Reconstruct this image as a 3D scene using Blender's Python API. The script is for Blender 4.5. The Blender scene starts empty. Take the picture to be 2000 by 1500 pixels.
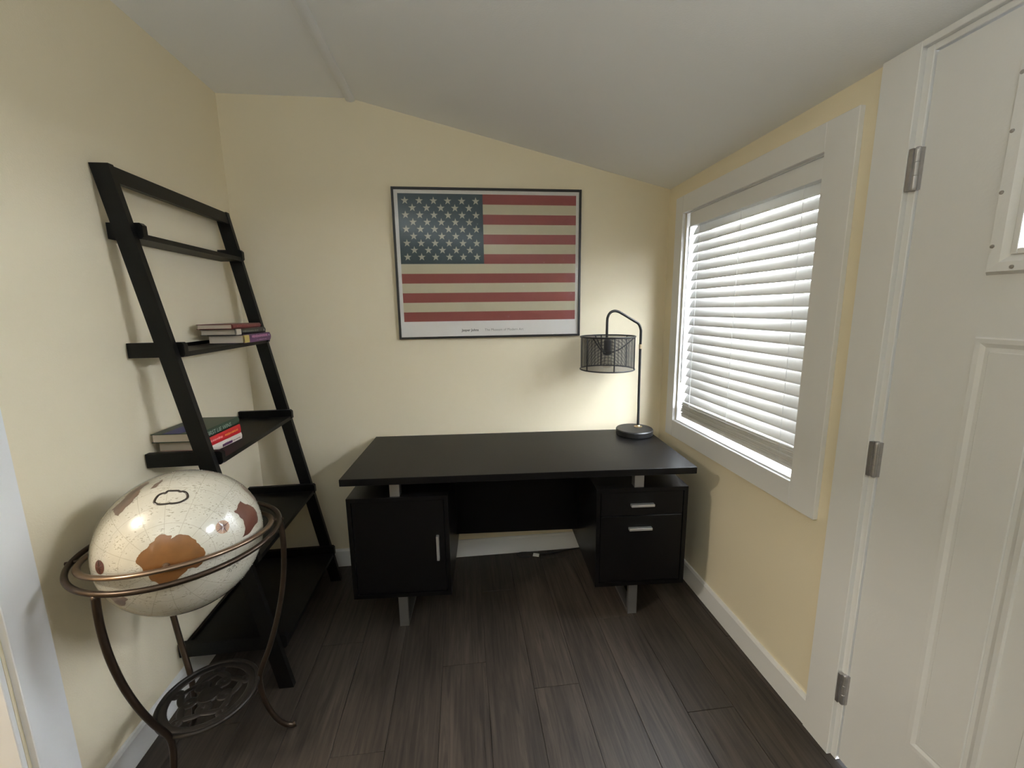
import bpy, bmesh, math, random
from mathutils import Vector, Matrix
from math import sin, cos, pi, radians, sqrt, atan2

random.seed(7)
sc = bpy.context.scene
COL = sc.collection

# ------------------------------------------------------------------ camera
cam_d = bpy.data.cameras.new('camera'); cam = bpy.data.objects.new('camera', cam_d); COL.objects.link(cam)
FW = Vector((0.11213934, 0.97854755, -0.17282785)); RT = Vector((0.99310791, -0.11633024, -0.0142813)); UP = Vector((0.03408004, 0.17003521, 0.98484851))
M = Matrix((RT, UP, -FW)).transposed().to_4x4(); M.translation = Vector((-1.1534, -2.3542, 1.4466))
cam.matrix_world = M
cam_d.sensor_fit = 'HORIZONTAL'; cam_d.sensor_width = 36; cam_d.lens = 832.64 / 2000 * 36
cam_d.clip_start = 0.02; cam_d.clip_end = 200
sc.camera = cam

# ------------------------------------------------------------------ world: bright overcast daylight
w = bpy.data.worlds.new('world'); sc.world = w; w.use_nodes = True
bg = w.node_tree.nodes['Background']; bg.inputs[0].default_value = (0.88, 0.94, 1.0, 1); bg.inputs[1].default_value = 58.0
sc.view_settings.view_transform = 'Standard'; sc.view_settings.look = 'None'
sc.view_settings.exposure = -0.13; sc.view_settings.gamma = 1.0; sc.view_settings.use_curve_mapping = False
HALL_LAMP_STRENGTH = 205.0
REAR_FILL_STRENGTH = 205.0  # strength of the added fill light behind the camera
sc.cycles.use_denoising = True
sc.cycles.max_bounces = 14; sc.cycles.diffuse_bounces = 8; sc.cycles.transmission_bounces = 8; sc.cycles.transparent_max_bounces = 24
sc.cycles.sample_clamp_indirect = 8.0

# ------------------------------------------------------------------ materials
def new_mat(name):
    m = bpy.data.materials.new(name); m.use_nodes = True
    return m, m.node_tree.nodes, m.node_tree.links
def bsdf(m): return m.node_tree.nodes['Principled BSDF']
def plain(name, col, rough=0.5, metal=0.0, spec=0.5, bump=0.0, bscale=200.0, var=0.0, vscale=6.0, coat=0.0):
    m, n, l = new_mat(name); b = bsdf(m)
    b.inputs['Base Color'].default_value = (*col, 1); b.inputs['Roughness'].default_value = rough
    b.inputs['Metallic'].default_value = metal; b.inputs['Specular IOR Level'].default_value = spec
    b.inputs['Coat Weight'].default_value = coat; b.inputs['Coat Roughness'].default_value = 0.08
    tc = n.new('ShaderNodeTexCoord')
    if var:
        nz = n.new('ShaderNodeTexNoise'); nz.inputs['Scale'].default_value = vscale; nz.inputs['Detail'].default_value = 4
        l.new(tc.outputs['Object'], nz.inputs['Vector'])
        mx = n.new('ShaderNodeMix'); mx.data_type = 'RGBA'
        mx.inputs[6].default_value = (*[c * (1 - var) for c in col], 1); mx.inputs[7].default_value = (*[min(1, c * (1 + var)) for c in col], 1)
        l.new(nz.outputs['Fac'], mx.inputs[0]); l.new(mx.outputs[2], b.inputs['Base Color'])
    if bump:
        nb = n.new('ShaderNodeTexNoise'); nb.inputs['Scale'].default_value = bscale; nb.inputs['Detail'].default_value = 3
        l.new(tc.outputs['Object'], nb.inputs['Vector'])
        bp = n.new('ShaderNodeBump'); bp.inputs['Strength'].default_value = bump; bp.inputs['Distance'].default_value = 0.002
        l.new(nb.outputs['Fac'], bp.inputs['Height']); l.new(bp.outputs['Normal'], b.inputs['Normal'])
    return m
MT = {}
MT['wall'] = plain('cream_wall_paint', (0.83, 0.748, 0.565), 0.55, bump=0.25, bscale=260, var=0.015, vscale=3)
MT['ceil'] = plain('ceiling_paint', (0.90, 0.905, 0.90), 0.8, bump=0.2, bscale=200)
MT['white'] = plain('white_trim_paint', (0.80, 0.805, 0.81), 0.4, bump=0.05, bscale=60)
MT['door'] = plain('white_door_paint', (0.78, 0.785, 0.79), 0.38, bump=0.15, bscale=140)
MT['vinyl'] = plain('white_vinyl', (0.82, 0.83, 0.84), 0.35)
MT['blackwood'] = plain('espresso_black_wood', (0.004, 0.0037, 0.004), 0.34, spec=0.22, bump=0.06, bscale=90, var=0.2, vscale=30)
MT['ladder'] = plain('black_stained_wood', (0.003, 0.0028, 0.0028), 0.42, spec=0.25, bump=0.08, bscale=70, var=0.25, vscale=25)
MT['silver'] = plain('brushed_silver', (0.42, 0.42, 0.43), 0.38, metal=0.9)
MT['handle'] = plain('satin_nickel_handle', (0.72, 0.72, 0.73), 0.3, metal=0.85)
MT['hinge'] = plain('dull_steel_hinge', (0.45, 0.44, 0.45), 0.4, metal=0.8, var=0.2, vscale=80)
MT['blackmetal'] = plain('matt_black_metal', (0.012, 0.012, 0.013), 0.38, spec=0.5)
MT['brass'] = plain('brass_collar', (0.75, 0.62, 0.42), 0.3, metal=1.0)
MT['bronze'] = plain('antique_bronze', (0.06, 0.042, 0.03), 0.32, metal=0.8, var=0.3, vscale=20)
MT['bronze_light'] = plain('polished_bronze', (0.27, 0.19, 0.135), 0.28, metal=0.9, var=0.15, vscale=20)
MT['iron'] = plain('dark_wrought_iron', (0.025, 0.021, 0.018), 0.42, metal=0.5, var=0.2, vscale=40)
MT['frame'] = plain('black_picture_frame', (0.012, 0.011, 0.012), 0.35)
MT['mat'] = plain('white_poster_paper', (0.78, 0.77, 0.75), 0.7)
MT['ink'] = plain('grey_caption_ink', (0.10, 0.10, 0.09), 0.7)
MT['ink2'] = plain('pale_grey_caption_ink', (0.28, 0.28, 0.26), 0.7)
MT['pages'] = plain('book_pages', (0.62, 0.54, 0.44), 0.9)
MT['cord'] = plain('black_rubber_cord', (0.01, 0.01, 0.01), 0.5)
MT['tag'] = plain('white_paper_tag', (0.8, 0.8, 0.78), 0.7)
MT['land_orange'] = plain('globe_land_ochre', (0.20, 0.085, 0.024), 0.3, var=0.35, vscale=30, coat=0.6)
MT['land_brown'] = plain('globe_land_brown', (0.115, 0.04, 0.026), 0.3, var=0.25, vscale=40, coat=0.6)
MT['land_dusty'] = plain('globe_land_dusty_brown', (0.17, 0.115, 0.085), 0.35, var=0.35, vscale=50, coat=0.6)
MT['globe_ink'] = plain('globe_dark_ink', (0.022, 0.014, 0.008), 0.35, coat=0.5)
MT['rose'] = plain('globe_rose_print', (0.42, 0.24, 0.14), 0.35, coat=0.5)
MT['ground'] = plain('outside_ground', (0.35, 0.33, 0.30), 0.9, var=0.2)
MT['lead'] = plain('lead_came', (0.06, 0.065, 0.07), 0.5, metal=0.4)

def slat_mat():
    m, n, l = new_mat('white_slat_vinyl'); n.remove(bsdf(m)); out = n['Material Output']
    d = n.new('ShaderNodeBsdfDiffuse'); d.inputs[0].default_value = (0.83, 0.83, 0.82, 1)
    t = n.new('ShaderNodeBsdfTranslucent'); t.inputs[0].default_value = (0.86, 0.86, 0.84, 1)
    g = n.new('ShaderNodeBsdfGlossy'); g.inputs['Roughness'].default_value = 0.35
    a = n.new('ShaderNodeMixShader'); a.inputs[0].default_value = 0.165; l.new(d.outputs[0], a.inputs[1]); l.new(t.outputs[0], a.inputs[2])
    b = n.new('ShaderNodeMixShader'); b.inputs[0].default_value = 0.04; l.new(a.outputs[0], b.inputs[1]); l.new(g.outputs[0], b.inputs[2])
    l.new(b.outputs[0], out.inputs[0]); return m
MT['slat'] = slat_mat()
def pane_mat(name, gloss=0.05, rough=0.02, tint=(1, 1, 1)):
    m, n, l = new_mat(name); n.remove(bsdf(m)); out = n['Material Output']
    t = n.new('ShaderNodeBsdfTransparent'); t.inputs[0].default_value = (*tint, 1)
    g = n.new('ShaderNodeBsdfGlossy'); g.inputs['Roughness'].default_value = rough
    f = n.new('ShaderNodeLayerWeight'); f.inputs[0].default_value = 0.5
    pq = n.new('ShaderNodeMath'); pq.operation = 'POWER'; pq.inputs[1].default_value = 5.0; l.new(f.outputs['Facing'], pq.inputs[0])
    pm_ = n.new('ShaderNodeMath'); pm_.operation = 'MULTIPLY_ADD'; pm_.inputs[1].default_value = 0.6; pm_.inputs[2].default_value = 0.02; l.new(pq.outputs[0], pm_.inputs[0])
    a = n.new('ShaderNodeMixShader'); l.new(pm_.outputs[0], a.inputs[0]); l.new(t.outputs[0], a.inputs[1]); l.new(g.outputs[0], a.inputs[2])
    l.new(a.outputs[0], out.inputs[0]); return m
MT['glass'] = pane_mat('window_glass')
MT['glazing'] = pane_mat('poster_glazing', rough=0.08)
MT['bulb'] = pane_mat('clear_bulb_glass', tint=(0.93, 0.92, 0.9))

def mesh_mat():
    m, n, l = new_mat('black_wire_mesh'); b = bsdf(m); out = n['Material Output']
    b.inputs['Base Color'].default_value = (0.012, 0.012, 0.014, 1); b.inputs['Roughness'].default_value = 0.4
    uv = n.new('ShaderNodeTexCoord'); sp = n.new('ShaderNodeSeparateXYZ'); l.new(uv.outputs['UV'], sp.inputs[0])
    outs = []
    for ax, k in ((0, 420.0), (1, 84.0)):
        mu = n.new('ShaderNodeMath'); mu.operation = 'MULTIPLY'; mu.inputs[1].default_value = k; l.new(sp.outputs[ax], mu.inputs[0])
        fr = n.new('ShaderNodeMath'); fr.operation = 'FRACT'; l.new(mu.outputs[0], fr.inputs[0])
        lt = n.new('ShaderNodeMath'); lt.operation = 'LESS_THAN'; lt.inputs[1].default_value = 0.36; l.new(fr.outputs[0], lt.inputs[0]); outs.append(lt)
    mx = n.new('ShaderNodeMath'); mx.operation = 'MAXIMUM'; l.new(outs[0].outputs[0], mx.inputs[0]); l.new(outs[1].outputs[0], mx.inputs[1])
    t = n.new('ShaderNodeBsdfTransparent'); s = n.new('ShaderNodeMixShader')
    l.new(mx.outputs[0], s.inputs[0]); l.new(t.outputs[0], s.inputs[1]); l.new(b.outputs[0], s.inputs[2]); l.new(s.outputs[0], out.inputs[0]); return m
MT['mesh'] = mesh_mat()

def plank_mat():
    m, n, l = new_mat('dark_grey_oak_plank'); b = bsdf(m)
    tc = n.new('ShaderNodeTexCoord'); oi = n.new('ShaderNodeObjectInfo')
    va = n.new('ShaderNodeVectorMath'); va.operation = 'ADD'
    mul = n.new('ShaderNodeMath'); mul.operation = 'MULTIPLY'; mul.inputs[1].default_value = 37.0; l.new(oi.outputs['Random'], mul.inputs[0])
    l.new(tc.outputs['Object'], va.inputs[0]); l.new(mul.outputs[0], va.inputs[1])
    mp = n.new('ShaderNodeMapping'); mp.inputs['Scale'].default_value = (26, 1.3, 26); l.new(va.outputs[0], mp.inputs[0])
    nz = n.new('ShaderNodeTexNoise'); nz.inputs['Scale'].default_value = 2.2; nz.inputs['Detail'].default_value = 8; nz.inputs['Roughness'].default_value = 0.62; nz.inputs['Distortion'].default_value = 1.1
    l.new(mp.outputs[0], nz.inputs['Vector'])
    mp2 = n.new('ShaderNodeMapping'); mp2.inputs['Scale'].default_value = (6, 0.9, 6); l.new(va.outputs[0], mp2.inputs[0])
    n2 = n.new('ShaderNodeTexNoise'); n2.inputs['Scale'].default_value = 1.4; n2.inputs['Detail'].default_value = 4; n2.inputs['Distortion'].default_value = 0.8; l.new(mp2.outputs[0], n2.inputs['Vector'])
    cr = n.new('ShaderNodeValToRGB'); e = cr.color_ramp.elements
    e[0].position = 0.3; e[0].color = (0.021, 0.0168, 0.0135, 1); e[1].position = 0.72; e[1].color = (0.074, 0.060, 0.049, 1)
    l.new(nz.outputs['Fac'], cr.inputs[0])
    mx = n.new('ShaderNodeMix'); mx.data_type = 'RGBA'; mx.blend_type = 'MULTIPLY'; mx.inputs[0].default_value = 0.75
    cr2 = n.new('ShaderNodeValToRGB'); e = cr2.color_ramp.elements; e[0].position = 0.32; e[0].color = (0.55, 0.52, 0.50, 1); e[1].position = 0.7; e[1].color = (1.15, 1.1, 1.05, 1)
    l.new(n2.outputs['Fac'], cr2.inputs[0]); l.new(cr.outputs[0], mx.inputs[6]); l.new(cr2.outputs[0], mx.inputs[7])
    hv = n.new('ShaderNodeHueSaturation'); mr = n.new('ShaderNodeMapRange'); mr.inputs[3].default_value = 0.86; mr.inputs[4].default_value = 1.14
    l.new(oi.outputs['Random'], mr.inputs[0]); l.new(mr.outputs[0], hv.inputs['Value']); l.new(mx.outputs[2], hv.inputs['Color'])
    l.new(hv.outputs[0], b.inputs['Base Color'])
    b.inputs['Roughness'].default_value = 0.5; b.inputs['Specular IOR Level'].default_value = 0.4
    bp = n.new('ShaderNodeBump'); bp.inputs['Strength'].default_value = 0.25; bp.inputs['Distance'].default_value = 0.0015
    l.new(nz.outputs['Fac'], bp.inputs['Height']); l.new(bp.outputs['Normal'], b.inputs['Normal'])
    return m
MT['plank'] = plank_mat()
MT['joint'] = plain('dark_floor_joint', (0.02, 0.017, 0.015), 0.9)

def globe_mat():
    m, n, l = new_mat('antique_ivory_globe_print'); b = bsdf(m)
    tc = n.new('ShaderNodeTexCoord'); nrm = n.new('ShaderNodeVectorMath'); nrm.operation = 'NORMALIZE'; l.new(tc.outputs['Object'], nrm.inputs[0])
    sp = n.new('ShaderNodeSeparateXYZ'); l.new(nrm.outputs[0], sp.inputs[0])
    def mth(op, a, bv=None):
        q = n.new('ShaderNodeMath'); q.operation = op
        for i, v in enumerate((a, bv)):
            if v is None: continue
            if isinstance(v, (int, float)): q.inputs[i].default_value = v
            else: l.new(v, q.inputs[i])
        return q.outputs[0]
    lat = mth('ARCCOSINE', sp.outputs[2]); lon = mth('ARCTAN2', sp.outputs[1], sp.outputs[0])
    def line(v, step, wid):
        f = mth('FRACT', mth('DIVIDE', mth('ADD', v, 100.0 * step), step)); dd = mth('ABSOLUTE', mth('SUBTRACT', f, 0.5))
        return mth('GREATER_THAN', dd, mth('SUBTRACT', 0.5, wid)) if not isinstance(wid, float) else mth('GREATER_THAN', dd, 0.5 - wid)
    la = line(lat, radians(15), 0.014)
    s = mth('SINE', lat); inv = mth('DIVIDE', 0.010, mth('MAXIMUM', s, 0.06))
    lo = line(lon, radians(22.5), inv)
    ln = mth('MAXIMUM', la, lo)
    vn = n.new('ShaderNodeTexNoise'); vn.inputs['Scale'].default_value = 9; vn.inputs['Detail'].default_value = 5; l.new(nrm.outputs[0], vn.inputs['Vector'])
    mp = n.new('ShaderNodeMapping'); mp.inputs['Rotation'].default_value = (0.4, 0.2, 0.9); mp.inputs['Scale'].default_value = (22, 70, 60); l.new(nrm.outputs[0], mp.inputs[0])
    tn = n.new('ShaderNodeTexNoise'); tn.inputs['Scale'].default_value = 1.0; tn.inputs['Detail'].default_value = 2; l.new(mp.outputs[0], tn.inputs['Vector'])
    tx = mth('MULTIPLY', mth('GREATER_THAN', tn.outputs['Fac'], 0.61), mth('GREATER_THAN', vn.outputs['Fac'], 0.5))
    c1 = n.new('ShaderNodeMix'); c1.data_type = 'RGBA'; c1.inputs[6].default_value = (0.52, 0.49, 0.40, 1); c1.inputs[7].default_value = (0.66, 0.63, 0.54, 1); l.new(vn.outputs['Fac'], c1.inputs[0])
    c2 = n.new('ShaderNodeMix'); c2.data_type = 'RGBA'; c2.inputs[7].default_value = (0.34, 0.30, 0.23, 1); l.new(mth('MULTIPLY', ln, 0.45), c2.inputs[0]); l.new(c1.outputs[2], c2.inputs[6])
    c3 = n.new('ShaderNodeMix'); c3.data_type = 'RGBA'; c3.inputs[7].default_value = (0.30, 0.27, 0.20, 1); l.new(mth('MULTIPLY', tx, 0.75), c3.inputs[0]); l.new(c2.outputs[2], c3.inputs[6])
    l.new(c3.outputs[2], b.inputs['Base Color']); b.inputs['Roughness'].default_value = 0.25
    b.inputs['Coat Weight'].default_value = 0.8; b.inputs['Coat Roughness'].default_value = 0.02
    return m
MT['globe'] = globe_mat()

def flag_mat():
    # plain flat national-flag stripes and canton, in object space (x 0..1 across, z 0..1 up)
    m, n, l = new_mat('plain_flag_print'); b = bsdf(m); b.inputs['Roughness'].default_value = 0.6
    tc = n.new('ShaderNodeTexCoord'); sp = n.new('ShaderNodeSeparateXYZ'); l.new(tc.outputs['UV'], sp.inputs[0])
    def mth(op, a, bv=None):
        q = n.new('ShaderNodeMath'); q.operation = op
        for i, v in enumerate((a, bv)):
            if v is None: continue
            if isinstance(v, (int, float)): q.inputs[i].default_value = v
            else: l.new(v, q.inputs[i])
        return q.outputs[0]
    st = mth('GREATER_THAN', mth('FRACT', mth('DIVIDE', mth('MULTIPLY', sp.outputs[1], 13.0), 2.0)), 0.5)
    can = mth('MULTIPLY', mth('LESS_THAN', sp.outputs[0], 0.465), mth('GREATER_THAN', sp.outputs[1], 6 / 13))
    c1 = n.new('ShaderNodeMix'); c1.data_type = 'RGBA'; c1.inputs[6].default_value = (0.25, 0.052, 0.045, 1); c1.inputs[7].default_value = (0.56, 0.52, 0.38, 1); l.new(st, c1.inputs[0])
    c2 = n.new('ShaderNodeMix'); c2.data_type = 'RGBA'; c2.inputs[7].default_value = (0.03, 0.062, 0.082, 1); l.new(can, c2.inputs[0]); l.new(c1.outputs[2], c2.inputs[6])
    l.new(c2.outputs[2], b.inputs['Base Color']); return m
MT['flag'] = flag_mat()
MT['star'] = plain('flag_star_print', (0.50, 0.50, 0.43), 0.6)
def emis(name, col, s):
    m, n, l = new_mat(name); b = bsdf(m); b.inputs['Emission Color'].default_value = (*col, 1); b.inputs['Emission Strength'].default_value = s
    b.inputs['Base Color'].default_value = (0.8, 0.8, 0.8, 1); return m
MT['rear_fill_glow'] = emis('fill_bowl_diffuser', (0.86, 0.94, 1.0), REAR_FILL_STRENGTH)  # emission for the added fill uplight
MT['lamp_glow'] = emis('lit_lamp_diffuser', (1.0, 0.91, 0.78), HALL_LAMP_STRENGTH)

# ------------------------------------------------------------------ mesh helpers
def obj(name, bm, mat, parent=None, loc=None, rot=None, smooth=False):
    me = bpy.data.meshes.new(name); bm.to_mesh(me); bm.free()
    o = bpy.data.objects.new(name, me); COL.objects.link(o)
    if mat is not None: me.materials.append(MT[mat] if isinstance(mat, str) else mat)
    if parent is not None: o.parent = parent
    if loc is not None: o.location = loc
    if rot is not None: o.rotation_euler = rot
    if smooth:
        for p in me.polygons: p.use_smooth = True
    return o
def tag(o, label, cat=None, group=None, kind=None):
    o['label'] = label
    if cat: o['category'] = cat
    if group: o['group'] = group
    if kind: o['kind'] = kind
    return o
def empty(name, loc=(0, 0, 0), rz=0):
    o = bpy.data.objects.new(name, None); COL.objects.link(o); o.location = loc; o.rotation_euler = (0, 0, rz); o.empty_display_size = 0.1; return o
def B(): return bmesh.new()
def box(bm, x0, x1, y0, y1, z0, z1, bev=0.0, seg=2):
    r = bmesh.ops.create_cube(bm, size=1.0); vs = r['verts']
    for v in vs:
        v.co = Vector((x0 + (v.co.x + .5) * (x1 - x0), y0 + (v.co.y + .5) * (y1 - y0), z0 + (v.co.z + .5) * (z1 - z0)))
    if bev:
        es = list({e for v in vs for e in v.link_edges})
        bmesh.ops.bevel(bm, geom=es, offset=bev, segments=seg, profile=0.5, affect='EDGES')
    return bm
def bx(name, dims, mat, parent=None, bev=0.0, seg=2, **k):
    return obj(name, box(B(), *dims, bev=bev, seg=seg), mat, parent, **k)
def prism(bm, pts, axis, a, b_):
    # polygon pts (2d) extruded along axis 'y' or 'x' or 'z'
    def mk(p, t):
        return {'y': (p[0], t, p[1]), 'x': (t, p[0], p[1]), 'z': (p[0], p[1], t)}[axis]
    v0 = [bm.verts.new(mk(p, a)) for p in pts]; v1 = [bm.verts.new(mk(p, b_)) for p in pts]
    bm.faces.new(v0); bm.faces.new(v1[::-1])
    for i in range(len(pts)):
        j = (i + 1) % len(pts); bm.faces.new((v0[i], v1[i], v1[j], v0[j]))
    bmesh.ops.recalc_face_normals(bm, faces=bm.faces); return bm
def spline(pts, n=8, closed=False):
    P = [Vector(p) for p in pts]; out = []
    N = len(P); rng = N if closed else N - 1
    for i in range(rng):
        p0 = P[(i - 1) % N] if closed or i > 0 else P[0] * 2 - P[1]
        p1 = P[i]; p2 = P[(i + 1) % N]
        p3 = P[(i + 2) % N] if closed or i + 2 < N else P[-1] * 2 - P[-2]
        for k in range(n):
            t = k / n
            out.append(0.5 * ((2 * p1) + (p2 - p0) * t + (2 * p0 - 5 * p1 + 4 * p2 - p3) * t * t + (3 * p1 - p0 - 3 * p2 + p3) * t ** 3))
    if not closed: out.append(P[-1].copy())
    return out
def tube(bm, pts, r, seg=10, closed=False, flat=None, up=None):
    pts = [Vector(p) for p in pts]; N = len(pts); rings = []
    nrm = None
    for i, p in enumerate(pts):
        t = (pts[(i + 1) % N] - pts[i - 1]) if closed else (pts[min(i + 1, N - 1)] - pts[max(i - 1, 0)])
        t.normalize()
        if up is not None: nrm = Vector(up) - t * t.dot(Vector(up)); nrm.normalize()
        elif nrm is None:
            a = Vector((0, 0, 1)) if abs(t.z) < 0.9 else Vector((1, 0, 0)); nrm = (a - t * t.dot(a)).normalized()
        else: nrm = (nrm - t * t.dot(nrm)).normalized()
        bi = t.cross(nrm); rr = r(i / (N - 1)) if callable(r) else r
        f = flat or 1.0
        rings.append([bm.verts.new(p + nrm * rr * f * cos(2 * pi * k / seg) + bi * rr * sin(2 * pi * k / seg)) for k in range(seg)])
    for i in range(N if closed else N - 1):
        a, b_ = rings[i], rings[(i + 1) % N]
        for k in range(seg): bm.faces.new((a[k], a[(k + 1) % seg], b_[(k + 1) % seg], b_[k]))
    if not closed: bm.faces.new(rings[0][::-1]); bm.faces.new(rings[-1])
    bmesh.ops.recalc_face_normals(bm, faces=bm.faces); return bm
def lathe(bm, prof, seg=40, center=(0, 0, 0)):
    c = Vector(center); rings = []
    for r, z in prof:
        if r < 1e-6: rings.append([bm.verts.new(c + Vector((0, 0, z)))])
        else: rings.append([bm.verts.new(c + Vector((r * cos(2 * pi * k / seg), r * sin(2 * pi * k / seg), z))) for k in range(seg)])
    for a, b_ in zip(rings, rings[1:]):
        for k in range(seg):
            j = (k + 1) % seg
            f = [a[k], a[j], b_[j], b_[k]] if len(a) > 1 and len(b_) > 1 else ([a[0], b_[j], b_[k]] if len(a) == 1 else [a[k], a[j], b_[0]])
            bm.faces.new(f)
    bmesh.ops.recalc_face_normals(bm, faces=bm.faces); return bm
def circle(c, u, v, r, n=64):
    return [Vector(c) + Vector(u) * r * cos(2 * pi * k / n) + Vector(v) * r * sin(2 * pi * k / n) for k in range(n)]
def text_mesh(name, body, size, mat, parent, M4, bold=0.0, align='LEFT'):
    cu = bpy.data.curves.new(name, 'FONT'); cu.body = body; cu.size = size; cu.offset = bold; cu.extrude = 0.0; cu.align_x = align; cu.resolution_u = 3
    t = bpy.data.objects.new(name, cu); COL.objects.link(t)
    me = bpy.data.meshes.new_from_object(t.evaluated_get(bpy.context.evaluated_depsgraph_get()))
    bpy.data.objects.remove(t); bpy.data.curves.remove(cu)
    o = bpy.data.objects.new(name, me); COL.objects.link(o); me.materials.clear(); me.materials.append(MT[mat]); o.parent = parent; o.matrix_local = M4
    return o

# ------------------------------------------------------------------ room shell
W, HC, HR, XS = 2.267, 2.467, 2.077, -1.655
YF = -5.9                      # wall behind the camera
def zc(x): return HC if x <= XS else HC + (HR - HC) * (x - XS) / (0 - XS)
T = 0.16
# back wall (with the sloped top), overlaps nothing: side walls start at its face
tag(obj('wall_back', prism(B(), [(-W - T, 0), (T, 0), (T, zc(T)), (0, HR), (XS, HC), (-W - T, HC)], 'y', 0, T), 'wall'), 'cream painted wall behind the desk under the sloping ceiling', 'wall', kind='structure')
tag(obj('wall_front', prism(B(), [(-W - T, 0), (T, 0), (T, zc(T)), (0, HR), (XS, HC), (-W - T, HC)], 'y', YF - T, YF), 'wall'), 'cream painted wall opposite the desk wall', 'wall', kind='structure')
# left wall with a doorway
LD0, LD1, LDH = -1.333, -2.18, 2.05
bm = B()
box(bm, -W - T, -W, LD0, 0, 0, HC); box(bm, -W - T, -W, YF, LD1, 0, HC); box(bm, -W - T, -W, LD1, LD0, LDH, HC)
tag(obj('wall_left', bm, 'wall'), 'cream painted wall the ladder shelf leans on', 'wall', kind='structure')
# right wall with window and door openings
WY0, WY1, WZ0, WZ1 = -0.19, -1.045, 0.828, 1.918
DY0, DY1, DH = -1.332, -2.258, 2.047
bm = B()
box(bm, 0, T, WY0, 0, 0, HR); box(bm, 0, T, WY1, WY0, 0, WZ0); box(bm, 0, T, WY1, WY0, WZ1, HR)
box(bm, 0, T, DY0, WY1, 0, HR); box(bm, 0, T, DY1, DY0, DH, HR); box(bm, 0, T, YF, DY1, 0, HR)
tag(obj('wall_right', bm, 'wall'), 'cream painted wall holding the window and the white door', 'wall', kind='structure')
# ceiling: flat strip and slope
tag(obj('ceiling', prism(B(), [(-W - T, HC), (XS, HC), (T, zc(T)), (T, zc(T) + .1), (XS, HC + .1), (-W - T, HC + .1)], 'y', YF - T, T), 'ceil'), 'off-white painted ceiling, flat then sloping down to the window wall', 'ceiling', kind='structure')
# floor: sub-base and single planks
floor = tag(bx('floor', (-W - T, T, YF - T, T, -0.12, -0.006), 'joint'), 'dark grey wood-look plank floor', 'floor', kind='structure')
PW, PL = 0.178, 1.21
pm = box(B(), -PW / 2 + .0007, PW / 2 - .0007, -PL / 2 + .0007, PL / 2 - .0007, -0.006, 0.0, bev=0.0008, seg=1)
pme = bpy.data.meshes.new('plank'); pm.to_mesh(pme); pm.free(); pme.materials.append(MT['plank'])
ncol = 13; x = -W + 0.03
def plank(cx, y0, y1, x0, x1):
    if abs((y1 - y0) - PL) < 1e-4 and abs((x1 - x0) - PW) < 1e-4:
        o = bpy.data.objects.new('plank', pme); COL.objects.link(o); o.location = ((x0 + x1) / 2, (y0 + y1) / 2, 0)
    else:
        cxx, cyy = (x0 + x1) / 2, (y0 + y1) / 2; hx, hy = (x1 - x0) / 2 - .0007, (y1 - y0) / 2 - .0007
        o = obj('plank', box(B(), -hx, hx, -hy, hy, -0.006, 0, bev=0.0008, seg=1), 'plank', loc=(cxx, cyy, 0))
    o.parent = floor
xs = [-W]; 
while xs[-1] < 0: xs.append(min(0, xs[-1] + (PW if xs[-1] > -W else PW * .55)))
for i, (x0, x1) in enumerate(zip(xs, xs[1:])):
    off = [0.35, 0.95, 0.10, 0.62, 1.12, 0.25, 0.80][i % 7]
    y = 0.0; y1 = -off
    while y > YF:
        y1 = max(YF, y1); plank(0, y1, y, x0, x1); y = y1; y1 = y - PL
# baseboards
def baseboard(name, pts, ax, a, b_, label):
    return tag(obj(name, prism(B(), pts, ax, a, b_), 'white'), label, 'baseboard', kind='structure')
prof = lambda s, o=0: [(o, 0), (o + s * .014, 0), (o + s * .014, .093), (o + s * .009, .104), (o, .104)]
baseboard('baseboard_back', [(p[0], p[1]) for p in prof(-1)], 'x', -W + .014, -.014, 'white baseboard behind the desk')
baseboard('baseboard_right', [(p[0], p[1]) for p in prof(-1)], 'y', -1.213, 0, 'white baseboard below the window')
baseboard('baseboard_left', [(p[0], p[1]) for p in prof(1, -W)], 'y', -1.23, 0, 'white baseboard behind the globe')
# ceiling batten along the ridge
bm = B(); n = 7
prof2 = [(-.024, 0)] + [(-.02 + .04 * k / n, -.012 - .006 * sin(pi * k / n)) for k in range(n + 1)] + [(.024, 0)]
prism(bm, [(XS + p[0], HC + p[1] - (.0045 if p[0] > 0.02 else 0)) for p in prof2], 'y', YF, 0)
tag(obj('trim_1', bm, 'white'), 'thin white batten covering the ceiling ridge joint', 'trim', kind='structure')

# left doorway casing and jamb
t2 = tag(empty('trim_2', (-W, LD0, 0)), 'white doorway casing beside the globe', 'door casing', kind='structure')
def local_box(name, d, par, mat='white', bev=0.0015):
    l0 = par.location
    return bx(name, (d[0] - l0.x, d[1] - l0.x, d[2] - l0.y, d[3] - l0.y, d[4] - l0.z, d[5] - l0.z), mat, par, bev=bev, seg=1)
local_box('casing', (-W, -W + .018, -1.327, -1.23, 0, LDH + .1), t2)
local_box('casing', (-W, -W + .018, LD1 - .095, LD1 - .006, 0, LDH + .1), t2)
local_box('casing', (-W, -W + .018, LD1 - .006, -1.327, LDH + .006, LDH + .1), t2)
local_box('jamb', (-W - T, -W, LD0 - .012, LD0, 0, LDH), t2); local_box('jamb', (-W - T, -W, LD1, LD1 + .012, 0, LDH), t2); local_box('jamb', (-W - T, -W, LD1 + .012, LD0 - .012, LDH - .012, LDH), t2)
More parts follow.
